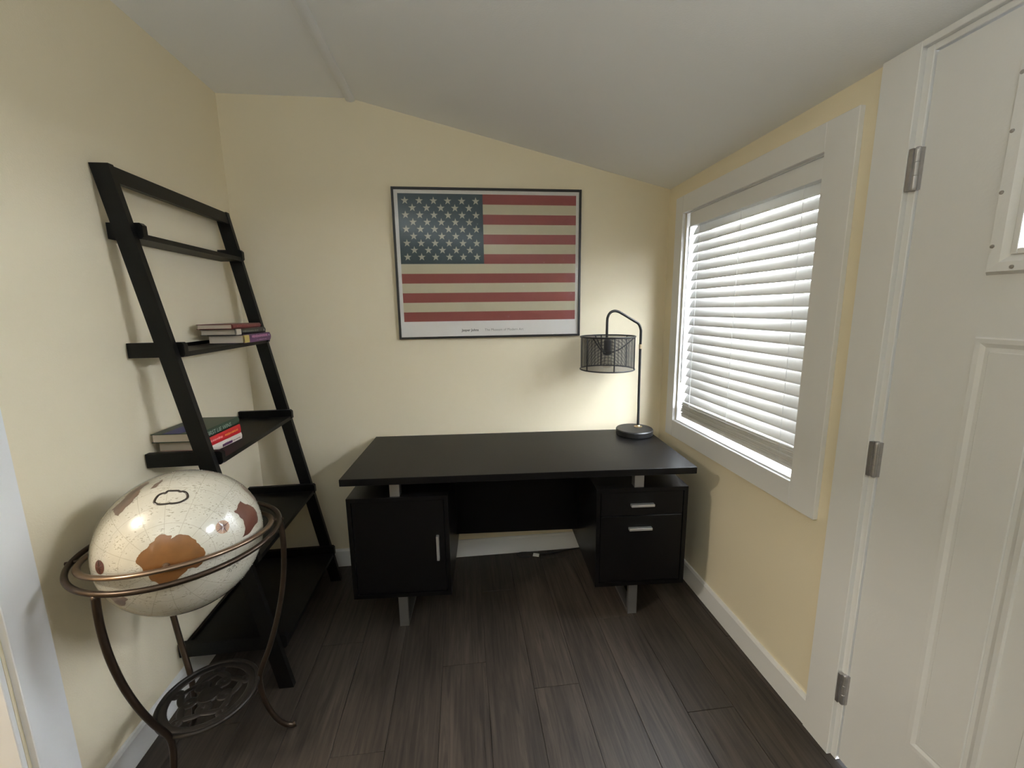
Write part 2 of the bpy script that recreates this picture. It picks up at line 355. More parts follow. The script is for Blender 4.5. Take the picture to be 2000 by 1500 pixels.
# adjoining hall beyond the doorway
HX0, HY0, HY1, HH = -4.9, -4.2, -0.6, 2.86
tag(bx('floor_hall', (HX0, -W - T, HY0, HY1, -.12, 0), 'plank'), 'dark floor of the adjoining hall', 'floor', kind='structure')
bm = B(); box(bm, HX0 - T, HX0, HY0, HY1, 0, HH); box(bm, HX0 - T, -W - T, HY1, HY1 + T, 0, HH); box(bm, HX0 - T, -W - T, HY0 - T, HY0, 0, HH); box(bm, -W - T, -W, HY0, HY1, HC + .1, HH)
tag(obj('wall_hall', bm, 'wall'), 'cream walls of the adjoining hall', 'wall', kind='structure')
tag(bx('ceiling_hall', (HX0 - T, -W, HY0 - T, HY1 + T, HH, HH + .1), 'ceil'), 'ceiling of the adjoining hall', 'ceiling', kind='structure')
lamp = tag(empty('ceiling_lamp', (-3.55, -2.34, 2.62)), 'lit flush ceiling lamp hanging in the hall beyond the doorway', 'lamp')
obj('diffuser', box(B(), -.15, .15, -.15, .15, 0, .03, bev=.006), 'lamp_glow', lamp)
obj('rod', lathe(B(), [(0, .03), (.012, .03), (.012, .22), (.05, .225), (.05, .24), (0, .24)], 24), 'blackmetal', lamp)
rl = tag(empty('fill_uplight', (-1.8, -3.3, 0)), 'added fill light shaped as a black floor lamp with an upturned bowl, out of view', 'lamp')  # invented uplight behind the camera, added to lift the ceiling and walls
obj('foot', lathe(B(), [(0, 0), (.14, 0), (.14, .015), (.02, .03), (0, .03)], 36), 'blackmetal', rl)
obj('pole', lathe(B(), [(.012, .03), (.012, 1.13)], 16), 'blackmetal', rl)
obj('bowl', lathe(B(), [(0, 1.11), (.05, 1.12), (.13, 1.17), (.18, 1.25), (.176, 1.25), (.126, 1.177), (.05, 1.135), (0, 1.13)], 40), 'blackmetal', rl, smooth=True)
obj('diffuser', lathe(B(), [(0, 1.202), (.14, 1.202), (.14, 1.206), (0, 1.208)], 36), 'rear_fill_glow', rl)
# ground outside
tag(bx('ground', (T + .01, 40, -25, 25, -.5, -.4), 'ground'), 'bare ground outside the window', 'ground', kind='structure')

# ------------------------------------------------------------------ window
win = tag(empty('window_1', (0, (WY0 + WY1) / 2, WZ0)), 'white cased window with half-closed blinds above the desk', 'window', kind='structure')
CY0, CY1, CZ0, CZ1 = -.112, -1.161, .742, 2.0
local_box('casing', (-.018, 0, WY0 + .004, CY0, CZ0, CZ1), win); local_box('casing', (-.018, 0, CY1, WY1 - .004, CZ0, CZ1), win)
local_box('casing', (-.018, 0, WY1 - .004, WY0 + .004, WZ1 - .004, CZ1), win); local_box('casing', (-.018, 0, WY1 - .004, WY0 + .004, CZ0, WZ0 + .004), win)
for nm, d in (('jamb', (0, T, WY0 - .008, WY0, WZ0, WZ1)), ('jamb', (0, T, WY1, WY1 + .008, WZ0, WZ1)), ('jamb', (0, T, WY1 + .008, WY0 - .008, WZ1 - .008, WZ1)), ('sill', (0, T, WY1 + .008, WY0 - .008, WZ0, WZ0 + .008))):
    local_box(nm, d, win)
fy0, fy1, fz0, fz1 = WY0 - .008, WY1 + .008, WZ0 + .008, WZ1 - .008
sash = empty('sash', (0, 0, 0)); sash.parent = win
def sb(name, d, mat='vinyl', par=sash):
    return bx(name, (d[0], d[1], d[2] - win.location.y, d[3] - win.location.y, d[4] - win.location.z, d[5] - win.location.z), mat, par, bev=.002, seg=1)
zm = (fz0 + fz1) / 2
sb('stile', (.112, .155, fy0 - .045, fy0, fz0, fz1)); sb('stile', (.112, .155, fy1, fy1 + .045, fz0, fz1))
sb('rail', (.112, .155, fy1 + .045, fy0 - .045, fz1 - .045, fz1)); sb('rail', (.112, .155, fy1 + .045, fy0 - .045, fz0, fz0 + .022)); sb('rail', (.117, .15, fy1 + .045, fy0 - .045, zm - .02, zm + .02))
sb('pane', (.133, .136, fy1 + .045, fy0 - .045, fz0 + .022, zm - .02), 'glass'); sb('pane', (.133, .136, fy1 + .045, fy0 - .045, zm + .02, fz1 - .045), 'glass')

# blind
bl = tag(empty('window_blind', (.036, (fy0 + fy1) / 2 - .011, fz0)), 'white two-inch slat blind hanging inside the window frame', 'blind')
BL = (fy0 - fy1) - .032; hy = BL / 2
head_z = 1.846 - fz0
bx('headrail', (-.026, .026, -hy, hy, head_z, head_z + .058), 'vinyl', bl, bev=.003)
bx('valance', (-.034, -.028, -hy, hy, head_z - .004, head_z + .062), 'vinyl', bl, bev=.002)
def slat_mesh():
    bm = B(); n = 6; wd = .05; th = .0026; top = []; bot = []
    for k in range(n + 1):
        t = k / n - .5; c = .003 * (1 - 4 * t * t)
        top.append((t * wd, c + th / 2)); bot.append((t * wd, c - th / 2))
    prism(bm, top + bot[::-1], 'y', -hy, hy); me = bpy.data.meshes.new('slat'); bm.to_mesh(me); bm.free(); me.materials.append(MT['slat'])
    for p in me.polygons: p.use_smooth = abs(p.normal.y) < .5 and abs(p.normal.z) > .5
    return me
sme = slat_mesh(); NS = 20; z_top = head_z - .022; z_bot = .94 - fz0 + .026; dz = (z_top - z_bot) / (NS - 1)
TILT = radians(-62)
for i in range(NS):
    o = bpy.data.objects.new('slat', sme); COL.objects.link(o); o.parent = bl
    o.location = (random.uniform(-.0006, .0006), random.uniform(-.001, .001), z_top - i * dz); o.rotation_euler = (random.uniform(-.0015, .0015), TILT + random.uniform(-.02, .02), random.uniform(-.001, .001))
# gathered slats on the bottom rail
zb = .860 - fz0
bx('bottom_rail', (-.025, .025, -hy, hy, zb, zb + .014), 'vinyl', bl, bev=.003)
for i in range(14):
    o = bpy.data.objects.new('slat', sme); COL.objects.link(o); o.parent = bl
    o.location = (random.uniform(-.004, .004), random.uniform(-.004, .004), zb + .0165 + i * .0047); o.rotation_euler = (random.uniform(-.001, .001), random.uniform(-.03, .03), random.uniform(-.002, .002))
for f in (-.80, .02, .80):
    for sx in (-.0275, .0275):
        obj('ladder_cord', tube(B(), [(sx, f * hy, zb + .01), (sx, f * hy, head_z)], .0009, 5), 'vinyl', bl)
obj('tilt_wand', tube(B(), [(-.03, hy + .008, head_z), (-.034, hy + .006, head_z - .80)], .004, 8), 'vinyl', bl, smooth=True)
bx('bracket', (-.02, .02, -hy - .009, -hy - .001, head_z + .045, head_z + .06), 'hinge', bl)

# ------------------------------------------------------------------ entry door
tr3 = tag(empty('trim_3', (0, DY0, 0)), 'white casing around the entry door', 'door casing', kind='structure')
local_box('casing', (-.018, 0, DY0 + .016, -1.215, 0, HR - .002), tr3); local_box('casing', (-.018, 0, DY1 - .115, DY1 - .016, 0, HR - .002), tr3); local_box('casing', (-.018, 0, DY1 - .016, DY0 + .016, DH + .012, HR - .002), tr3)
local_box('jamb', (-.004, T, DY0 - .003, DY0 + .016, 0, DH + .012), tr3); local_box('jamb', (-.004, T, DY1 - .016, DY1 + .003, 0, DH + .012), tr3); local_box('jamb', (-.004, T, DY1 + .003, DY0 - .003, DH - .003, DH + .012), tr3)
door = tag(empty('door_1', (0, DY0 - .006, 0)), 'white panelled entry door with a small leaded window', 'door', kind='structure')
dw = (DY0 - .006) - (DY1 + .006)
LY0, LY1, LZ0, LZ1 = -.215, -dw + .215, 1.545, 1.90       # lite opening (local y negative)
bm = B(); XD0, XD1 = 0.002, 0.046
for d in ((LY0, 0, .012, 2.04), (-dw, LY1, .012, 2.04), (LY1, LY0, .012, LZ0), (LY1, LY0, LZ1, 2.04)):
    box(bm, XD0, XD1, d[0], d[1], d[2], d[3])
obj('slab', bm, 'door', door)
def frame_mould(name, y0, y1, z0, z1, wd, h, par, mat='door', x=XD0):
    bm = B(); prof = [(0, 0), (wd * .15, h), (wd * .6, h * .85), (wd, 0)]
    cs = [(y0, z0), (y1, z0), (y1, z1), (y0, z1)]; rings = []
    cy, cz = (y0 + y1) / 2, (z0 + z1) / 2
    for (a, b_) in cs:
        sy = 1 if a < cy else -1; sz = 1 if b_ < cz else -1
        rings.append([bm.verts.new((x - q[1], a + sy * q[0], b_ + sz * q[0])) for q in prof])
    for i in range(4):
        A, Bq = rings[i], rings[(i + 1) % 4]
        for k in range(len(prof) - 1): bm.faces.new((A[k], A[k + 1], Bq[k + 1], Bq[k]))
    bmesh.ops.recalc_face_normals(bm, faces=bm.faces); return obj(name, bm, mat, par)
# lower raised panels
pw = (dw - 2 * .175 - .11) / 3
for k in range(3):
    a = -.175 - k * (pw + .055)
    p = frame_mould('panel', a - pw, a, .275, 1.37, .022, .0045, door)
    bx('panel_field', (XD0 - .003, XD0 + .001, a - pw + .03, a - .03, .305, 1.34), 'door', p, bev=.0025, seg=1)
lf = frame_mould('lite_frame', LY1 - .04, LY0 + .04, LZ0 - .04, LZ1 + .04, .043, .012, door)
bx('inner_bead', (XD0 - .008, XD0 + .002, LY0 - .012, LY0, LZ0, LZ1), 'white', lf, bev=.002); bx('inner_bead', (XD0 - .008, XD0 + .002, LY1, LY1 + .012, LZ0, LZ1), 'white', lf, bev=.002)
bx('inner_bead', (XD0 - .008, XD0 + .002, LY1 + .012, LY0 - .012, LZ0, LZ0 + .012), 'white', lf, bev=.002); bx('inner_bead', (XD0 - .008, XD0 + .002, LY1 + .012, LY0 - .012, LZ1 - .012, LZ1), 'white', lf, bev=.002)
for yy, zz in ((LY0 + .03, LZ0 + .02), (LY0 + .03, LZ0 + .13), (LY0 + .03, LZ0 + .25), (LY0 + .03, LZ0 + .36), (LY0 - .01, LZ0 - .026), (LY0 - .2, LZ0 - .026), (LY0 - .4, LZ0 - .026)):
    obj('screw_cap', lathe(B(), [(0, .012), (.004, .0115), (.0045, .008), (.0045, 0)], 12), 'hinge', lf, loc=(XD0 - .001, yy, zz), rot=(0, -pi / 2, 0))
pn = bx('pane', (.020, .024, LY1, LY0, LZ0, LZ1), 'glass', door)
for zz in (LZ0 + .055, LZ0 + .085, LZ1 - .055, LZ1 - .085): bx('lead_bar', (.016, .019, LY1, LY0, zz - .003, zz + .003), 'lead', pn)
for yy in (LY0 - .05, LY0 - .08, LY1 + .05, LY1 + .08): bx('lead_bar', (.0155, .0195, yy - .003, yy + .003, LZ0, LZ1), 'lead', pn)
for zz in (1.778, 1.015, .262):
    h = obj('hinge', lathe(B(), [(0, -.052), (.005, -.052), (.0065, -.05), (.0075, -.046), (.0075, -.017), (.0068, -.016), (.0075, -.015), (.0075, .015), (.0068, .016), (.0075, .017), (.0075, .046), (.0065, .05), (.005, .052), (0, .052)], 16), 'hinge', door, loc=(-.009, .004, zz), smooth=False)
    bx('hinge_leaf', (.001, .0108, -.008, .004, -.05, .05), 'hinge', h); bx('hinge_leaf', (-.0105, .003, .004, .014, -.05, .05), 'hinge', h)
kb = obj('door_knob', lathe(B(), [(0, 0), (.032, 0), (.032, .006), (.012, .01), (.011, .035), (.026, .045), (.028, .06), (.018, .07), (0, .071)], 28), 'handle', door, loc=(XD0, -dw + .07, .95), rot=(0, -pi / 2, 0), smooth=True)

# ------------------------------------------------------------------ desk
DC = (-.9029, -.3428); DT = -.057
desk = tag(empty('desk', (*DC, 0), DT), 'espresso black desk with floating top on two pedestal cabinets', 'desk')
bx('tabletop', (-.762, .762, -.315, .296, .731, .7615), 'blackwood', desk, bev=.0015, seg=1)
bx('modesty_panel', (-.322, .332, .12, .138, .255, .731), 'blackwood', desk)
def cabinet(x0, x1):
    z0, z1, y0, y1, t = .178, .655, -.272, .262, .018
    bm = B(); box(bm, x0, x1, y0, y1, z1 - t, z1); box(bm, x0, x1, y0, y1, z0, z0 + t); box(bm, x0, x0 + t, y0, y1, z0 + t, z1 - t); box(bm, x1 - t, x1, y0, y1, z0 + t, z1 - t); box(bm, x0 + t, x1 - t, y1 - t, y1, z0 + t, z1 - t)
    return obj('cabinet', bm, 'blackwood', desk), (x0 + t + .0025, x1 - t - .0025, z0 + t + .0025, z1 - t - .0025, y0)
cl, (a, b_, c, d, y0) = cabinet(-.756, -.322)
bx('cabinet_door', (a, b_, y0 + .004, y0 + .022, c, d), 'blackwood', cl, bev=.001, seg=1)
def bar_handle(par, x0, x1, z0, z1, y):
    bm = B(); box(bm, x0, x1, y - .02, y, z0, z1, bev=.002)
    o = obj('handle', bm, 'handle', par); o['label'] = 'satin nickel bar handle'; return o
bar_handle(cl, -.379, -.367, .357, .472, y0 + .004)
cr_, (a, b_, c, d, y0) = cabinet(.334, .750)
zs = .523
bx('drawer', (a, b_, y0 + .004, y0 + .022, c, zs - .0015), 'blackwood', cr_, bev=.001, seg=1); bx('drawer', (a, b_, y0 + .004, y0 + .022, zs + .0015, d), 'blackwood', cr_, bev=.001, seg=1)
bar_handle(cr_, .488, .594, .570, .582, y0 + .004); bar_handle(cr_, .482, .588, .457, .469, y0 + .004)
for xc in (-.55, .528):
    f = B(); box(f, xc - .021, xc + .021, -.232, -.212, 0, .178); o = obj('front_leg', f, 'silver', desk)
    f = B(); box(f, xc - .021, xc + .021, .205, .225, 0, .178); obj('rear_leg', f, 'silver', desk)
    f = B(); box(f, xc - .021, xc + .021, -.212, .205, .0, .012); obj('foot_bar', f, 'silver', desk)
    f = B(); box(f, xc - .021, xc + .021, -.262, -.222, .655, .731); obj('top_spacer', f, 'silver', desk)
    f = B(); box(f, xc - .021, xc + .021, .19, .23, .655, .731); obj('top_spacer', f, 'silver', desk)

# cord and white tag lying below
cd = tag(obj('power_cord', tube(B(), spline([(-.36, -.02, .006), (-.55, -.03, .005), (-.70, -.055, .005), (-.80, -.035, .008), (-.86, -.04, .012), (-.875, -.06, .014), (-.85, -.07, .006), (-.80, -.075, .005)], 8), .0042, 8), 'cord', smooth=True), 'black power cord on the floor along the baseboard under the desk', 'cord')
wt = bx('tag', (-.018, .018, -.011, .011, 0, .004), 'tag', cd, bev=.001); wt.location = (-.762, -.066, .006); wt.rotation_euler = (.3, 0, -.35); wt['label'] = 'white paper tag'

# ------------------------------------------------------------------ desk lamp
LZ = .7617
la = tag(empty('table_lamp', (-.233, -.186, LZ)), 'black metal table lamp with drum mesh shade on the desk', 'lamp')
obj('base', lathe(B(), [(0, 0), (.094, 0), (.098, .004), (.099, .028), (.0955, .033), (.03, .034), (0, .034)], 64), 'blackmetal', la, smooth=False)
px, py = .030, .022
obj('collar', lathe(B(), [(.022, .0338), (.022, .0365), (.012, .0385), (.0095, .0435), (0, .0435)], 28), 'brass', la, loc=(px, py, 0))
def L(x, z): return (x - -.233, py, z - LZ)
pole = spline([L(-.203, .79), L(-.2055, 1.0), L(-.207, 1.2), L(-.207, 1.30), L(-.209, 1.332), L(-.222, 1.360), L(-.25, 1.378), L(-.31, 1.413), L(-.335, 1.426), L(-.358, 1.4295), L(-.378, 1.421), L(-.39, 1.402), L(-.394, 1.375), L(-.394, 1.28)], 8)
obj('pole', tube(B(), pole, .0068, 14), 'blackmetal', la, smooth=True)
obj('joint_ring', lathe(B(), [(.007, -.012), (.0082, -.012), (.0082, .012), (.007, .012)], 20), 'brass', la, loc=L(-.207, 1.24), smooth=False)
sx, sz0, sz1, sr = -.389 + .233, 1.125 - LZ, 1.297 - LZ, .141
shade = empty('shade', (sx, py, 0)); shade.parent = la
bm = B(); seg = 72; ulay = bm.loops.layers.uv.new('UVMap')
lo = [bm.verts.new((sr * cos(2 * pi * k / seg), sr * sin(2 * pi * k / seg), sz0)) for k in range(seg)]; hi = [bm.verts.new((v.co.x, v.co.y, sz1)) for v in lo]
for k in range(seg):
    f = bm.faces.new((lo[k], lo[(k + 1) % seg], hi[(k + 1) % seg], hi[k]))
    for lp, uvv in zip(f.loops, ((k / seg, 0), ((k + 1) / seg, 0), ((k + 1) / seg, 1), (k / seg, 1))): lp[ulay].uv = uvv
obj('wire_mesh', bm, 'mesh', shade)
for z in (sz0, sz1): obj('rim', tube(B(), circle((0, 0, z), (1, 0, 0), (0, 1, 0), sr + .001, 64), .0038, 8, closed=True), 'blackmetal', shade, smooth=True)
for k in range(6):
    a = radians(-35 + 60 * k); x, y = (sr + .001) * cos(a), (sr + .001) * sin(a)
    obj('shade_rib', tube(B(), [(x, y, sz0), (x, y, sz1)], .0034, 8), 'blackmetal', shade, smooth=True)
for k in range(3):
    a = radians(100 + 120 * k); obj('spider_arm', tube(B(), spline([(.02 * cos(a), .02 * sin(a), 1.212 - LZ), (.07 * cos(a), .07 * sin(a), 1.235 - LZ), (sr * cos(a), sr * sin(a), sz1 - .002)], 6), .0034, 7), 'blackmetal', shade, smooth=True)
obj('socket', lathe(B(), [(0, 1.285 - LZ), (.012, 1.285 - LZ), (.02, 1.275 - LZ), (.02, 1.225 - LZ), (.024, 1.222 - LZ), (.024, 1.205 - LZ), (.015, 1.198 - LZ), (0, 1.198 - LZ)], 28), 'blackmetal', la, loc=(sx, py, 0), smooth=False)
bu = obj('bulb', lathe(B(), [(.013, 1.2 - LZ), (.014, 1.19 - LZ), (.022, 1.172 - LZ), (.028, 1.155 - LZ), (.027, 1.143 - LZ), (.018, 1.132 - LZ), (0, 1.128 - LZ)], 28), 'bulb', la, loc=(sx, py, 0), smooth=True)
obj('filament', tube(B(), [(.004 * cos(k * .9), .004 * sin(k * .9), 1.195 - LZ - k * .0013) for k in range(36)], .0005, 5), 'brass', bu)

# ------------------------------------------------------------------ framed poster
PX0, PX1, PZ0, PZ1 = -1.4856, -.5012, 1.2957, 2.0622
po = tag(empty('framed_poster', (PX0, 0, PZ0)), 'black framed flag poster with a white border and caption on the wall', 'poster')
pw_, ph_ = PX1 - PX0, PZ1 - PZ0
fw_ = .011
for d in ((0, fw_, 0, ph_), (pw_ - fw_, pw_, 0, ph_)): bx('frame_bar', (d[0], d[1], -.024, -.001, d[2], d[3]), 'frame', po, bev=.001, seg=1)
for d in ((0, fw_), (ph_ - fw_, ph_)): bx('frame_bar', (fw_, pw_ - fw_, -.024, -.001, d[0], d[1]), 'frame', po, bev=.001, seg=1)
pap = bx('paper', (fw_, pw_ - fw_, -.014, -.006, fw_, ph_ - fw_), 'mat', po)
iu0, iu1, iv0, iv1 = .030 * pw_, .972 * pw_, .120 * ph_, .962 * ph_
bm = B(); ul = bm.loops.layers.uv.new('UVMap'); vs = [bm.verts.new(p) for p in ((iu0, -.0143, iv0), (iu1, -.0143, iv0), (iu1, -.0143, iv1), (iu0, -.0143, iv1))]
f = bm.faces.new(vs)
for lp, uvv in zip(f.loops, ((0, 0), (1, 0), (1, 1), (0, 1))): lp[ul].uv = uvv
fl = obj('flag_print', bm, 'flag', pap)
cu0, cu1 = iu0, iu0 + .465 * (iu1 - iu0); cv0, cv1 = iv0 + 6 / 13 * (iv1 - iv0), iv1
bm = B()
for r in range(9):
    nst = 6 if r % 2 == 0 else 5
    for k in range(nst):
        cx = cu0 + (cu1 - cu0) * (1 / 12 + k / 6 + (0 if nst == 6 else 1 / 12)); cz = cv0 + (cv1 - cv0) * (r + 1) / 10
        c0 = bm.verts.new((cx, -.0146, cz)); ring = []
        for q in range(10):
            a = pi / 2 + q * pi / 5; rr = .0205 if q % 2 == 0 else .0082
            ring.append(bm.verts.new((cx + rr * cos(a), -.0146, cz + rr * sin(a))))
        for q in range(10): bm.faces.new((c0, ring[q], ring[(q + 1) % 10]))
bmesh.ops.recalc_face_normals(bm, faces=bm.faces)
st = obj('star_print', bm, 'star', pap); st['kind'] = 'stuff'
def on_wall(x, z, y=-.0146): return Matrix.Translation((x, y, z)) @ Matrix.Rotation(pi / 2, 4, 'X')
cs = .0185
text_mesh('caption', 'Jasper Johns', cs, 'ink', pap, on_wall(.337 * pw_, .048 * ph_), bold=.0004)
text_mesh('caption', 'The Museum of Modern Art', cs, 'ink2', pap, on_wall(.462 * pw_, .048 * ph_))
bx('glazing', (fw_, pw_ - fw_, -.0185, -.0165, fw_, ph_ - fw_), 'glazing', po)

# ------------------------------------------------------------------ ladder shelf
ls = tag(empty('ladder_shelf', (-2.0, -.475, 0)), 'black leaning ladder bookshelf with five tiers against the wall', 'shelf')
OX, OY = -2.0, -.475
def xf(z): return -2.211 + (1.905 - z) * .1866     # front edge of the rails
RW = .054
YN0, YN1, YF0, YF1 = -.822, -.800, -.150, -.128
def lp(pts, ax, a, b_): return prism(B(), [(p[0] - OX, p[1]) for p in pts], ax, a - OY, b_ - OY)
for (a, b_) in ((YN0, YN1), (YF0, YF1)):
    obj('side_rail', lp([(xf(0) - RW, 0), (xf(0), 0), (xf(1.905), 1.905), (xf(1.905) - RW, 1.905)], 'y', a, b_), 'ladder', ls)
z0 = 1.905 - .052
obj('top_bar', lp([(xf(z0) - .024, z0), (xf(z0) - .004, z0), (xf(1.905) - .004, 1.903), (xf(1.905) - .024, 1.903)], 'y', YN1, YF0), 'ladder', ls)
tiers = [1.685, 1.303, .918, .520, .160]
for i, z in enumerate(tiers):
    fx = xf(z + .05) + .024; bxk = -W + .006; h = .05 if i < 4 else .055; c = .008
    sh = obj('shelf', lp([(bxk, z), (fx - .006, z), (fx - .006, z + .017), (bxk, z + .017)], 'y', YN1 + .02, YF0 - .02), 'ladder', ls)
    for (a, b_) in ((YN1, YN1 + .02), (YF0 - .02, YF0)):
        obj('side_board', lp([(bxk, z), (fx - c, z), (fx, z + c), (fx, z + h - c), (fx - c, z + h), (bxk, z + h)], 'y', a, b_), 'ladder', sh)
    obj('back_lip', lp([(bxk, z + .017), (bxk + .012, z + .017), (bxk + .012, z + .03), (bxk, z + .03)], 'y', YN1 + .02, YF0 - .02), 'ladder', sh)

# ------------------------------------------------------------------ books
def book(label, cx, cy, z, wx, ly, th, rz, cover_col, group, spine_col=None, hard=True, marks=(), bands=(), text=None, top_patch=None):
    # spine faces +x, head-to-tail along y
    o = tag(empty('book', (cx, cy, z), rz), label, 'book', group)
    mat = plain('book_cover', cover_col, 0.35, var=.08, vscale=30, coat=.2)
    smat = plain('book_spine', spine_col, 0.35, coat=.2) if spine_col else mat
    t = .0025 if hard else .0008; ov = .003 if hard else 0
    hx, hyy = wx / 2, ly / 2
    bm = B(); box(bm, -hx, hx - .004, -hyy, hyy, 0, t); box(bm, -hx, hx - .004, -hyy, hyy, th - t, th)
    cv = obj('cover', bm, mat, o)
    n = 8; r = .006 if hard else .003
    pr = [(hx - .004, 0)] + [(hx - .004 + r * sin(pi * k / n) ** .7 if 0 < k < n else hx - .003, th * k / n) for k in range(n + 1)] + [(hx - .004, th), (hx - .004 - .0015, th - .0015), (hx - .0055, .0015)]
    pr = [(p[0], p[1]) for p in pr]
    cl_ = []
    for p in pr:
        if not cl_ or (abs(p[0] - cl_[-1][0]) + abs(p[1] - cl_[-1][1])) > 1e-6: cl_.append(p)
    sp = obj('spine', prism(B(), cl_, 'y', -hyy, hyy), smat, o)
    bx('page_block', (-hx + ov + .001, hx - .006, -hyy + ov, hyy - ov, t, th - t), 'pages', o)
    xsf = hx + .0028 if hard else hx - .0005
    for (a, b_, z0, z1, colr) in bands:      # bands across the spine: fraction of length, of thickness
        bx('spine_band', (hx - .006, xsf + .0004, -hyy + a * ly, -hyy + b_ * ly, z0 * th, z1 * th), plain('spine_print', colr, .45), sp, bev=.0006, seg=1)
    if marks:
        for (a, b_, z0, z1, colr) in marks:
            m_ = plain('spine_mark', colr, .5); k = a; step = (b_ - a) / max(1, int((b_ - a) * ly / .006))
            bm = B()
            while k < b_ - step * .5:
                ww = step * random.uniform(.55, .85)
                box(bm, xsf - .001, xsf + .0006, -hyy + k * ly, -hyy + (k + ww) * ly, (z0 + random.uniform(0, .05)) * th, (z1 - random.uniform(0, .06)) * th); k += step
            mm = obj('title_print', bm, m_, sp); mm['kind'] = 'stuff'
    if text:
        s, size, colr, a = text
        text_mesh('title_print', s, size, None or 'title', sp, Matrix.Translation((xsf + .0008, -hyy + a * ly, th * .3)) @ Matrix(((0, 0, 1, 0), (1, 0, 0, 0), (0, 1, 0, 0), (0, 0, 0, 1))))
    if top_patch:
        a, b_, c_, d_, colr = top_patch
        bx('cover_print', (-hx + a * wx, -hx + b_ * wx, -hyy + c_ * ly, -hyy + d_ * ly, th - .0002, th + .0006), plain('cover_print', colr, .4), cv)
    return o
MT['title'] = plain('pale_green_title_print', (0.36, 0.46, 0.40), .5)
zb2 = tiers[1] + .0176; g2 = 'books on the second tier'
book('thick purple-spined book with yellow band, lowest on the second shelf tier', -2.133, -.318, zb2, .145, .235, .036, -.03, (.012, .006, .012), g2, spine_col=(.11, .03, .12), bands=((.0, .16, .06, .94, (.55, .43, .13)),), marks=((.26, .86, .52, .88, (.48, .22, .38)), (.42, .8, .18, .3, (.45, .25, .45)), (.9, .95, .55, .85, (.5, .4, .55))))
book('black book with white-striped spine, middle of the upper stack', -2.147, -.338, zb2 + .036, .145, .235, .026, -.06, (.012, .011, .013), g2, bands=((0, .14, .03, .97, (.6, .53, .45)),), marks=((.2, .72, .4, .66, (.12, .13, .11)), (.92, .95, .3, .7, (.35, .37, .33))))
book('thin dark red book on top of the upper stack', -2.150, -.362, zb2 + .062, .142, .225, .020, -.04, (.13, .018, .02), g2, marks=((.12, .9, .35, .7, (.22, .06, .06)),))
zb3 = tiers[2] + .0176; g3 = 'books on the third tier'
book('white paperback with purple printed spine at the bottom of the lower stack', -2.158, -.638, zb3, .150, .228, .026, -.10, (.72, .66, .6), g3, hard=False, marks=((.46, .72, .12, .55, (.12, .03, .12)), (.73, .95, .3, .42, (.22, .18, .15))))
book('bright red paperback with orange lettering above the white paperback', -2.160, -.640, zb3 + .026, .152, .230, .036, -.10, (.50, .012, .02), g3, hard=False, marks=((.06, .5, .36, .62, (.85, .30, .30)), (.56, .92, .36, .62, (.75, .26, .06))))
book('dark green hardcover with a blue patch on top of the lower stack', -2.166, -.652, zb3 + .062, .168, .24, .032, -.05, (.014, .045, .026), g3, text=('FIRST LIE WINS', .0225, None, .12), top_patch=(.24, .60, .0, .42, (.022, .026, .17)))

# ------------------------------------------------------------------ floor globe
G = Vector((-1.993, -1.081, .788)); GR = .2032
POLE = Vector((0.352, -0.926, 0.133)).normalized()
gl = tag(empty('floor_globe', (G.x, G.y, 0)), 'antique style ivory globe in a bronze ring on a wrought iron floor stand', 'globe')
gc = Vector((0, 0, G.z))
bm = B(); bmesh.ops.create_uvsphere(bm, u_segments=96, v_segments=64, radius=GR)
ball = obj('globe_ball', bm, 'globe', gl, smooth=True); ball.location = gc
ball.rotation_mode = 'QUATERNION'; ball.rotation_quaternion = POLE.to_track_quat('Z', 'Y'); 
def decal(name, dirs, mat, off=.0005, jag=.018, inv=True):
    D = [Vector(d).normalized() for d in dirs]; rnd = random.Random(len(dirs) * 13)
    for _ in range(3):                         # fractal coastline
        E = []
        for i, d in enumerate(D):
            e = D[(i + 1) % len(D)]; m_ = (d + e) / 2; L_ = (e - d).length
            side = m_.cross(e - d).normalized(); E += [d, (m_ + side * rnd.uniform(-1, 1) * jag * L_ / .1).normalized()]
        D = E; jag *= .62
    c = sum(D, Vector()).normalized(); u = c.orthogonal().normalized(); v = c.cross(u)
    bm = B(); vs = []
    for d in D:
        vs.append(bm.verts.new((d.dot(u) / max(.2, d.dot(c)), d.dot(v) / max(.2, d.dot(c)), 0)))
    f = bm.faces.new(vs); bmesh.ops.triangulate(bm, faces=[f])
    for _ in range(3):
        es = [e for e in bm.edges if e.calc_length() > .07]
        if es: bmesh.ops.subdivide_edges(bm, edges=es, cuts=1); bmesh.ops.triangulate(bm, faces=bm.faces[:])
    for p in bm.verts: p.co = (c + u * p.co.x + v * p.co.y).normalized() * (GR + off) + gc
    bmesh.ops.recalc_face_normals(bm, faces=bm.faces)
    for fc in bm.faces:
        if fc.normal.dot(fc.calc_center_median() - gc) < 0: fc.normal_flip()
    return obj(name, bm, mat, gl, smooth=True)
ANT = [(0.048, -0.966, 0.255), (0.078, -0.944, 0.321), (0.123, -0.922, 0.366), (0.178, -0.888, 0.424), (0.243, -0.835, 0.493), (0.314, -0.806, 0.502), (0.383, -0.793, 0.474), (0.382, -0.814, 0.438), (0.42, -0.783, 0.46), (0.489, -0.748, 0.45), (0.553, -0.725, 0.41), (0.604, -0.715, 0.353), (0.64, -0.714, 0.284), (0.68, -0.703, 0.209), (0.687, -0.716, 0.128), (0.664, -0.747, 0.04), (0.604, -0.797, 0.001), (0.54, -0.841, 0.025), (0.48, -0.876, -0.033), (0.393, -0.907, -0.15), (0.283, -0.953, -0.112), (0.193, -0.981, -0.01), (0.127, -0.984, 0.124), (0.065, -0.974, 0.217)]
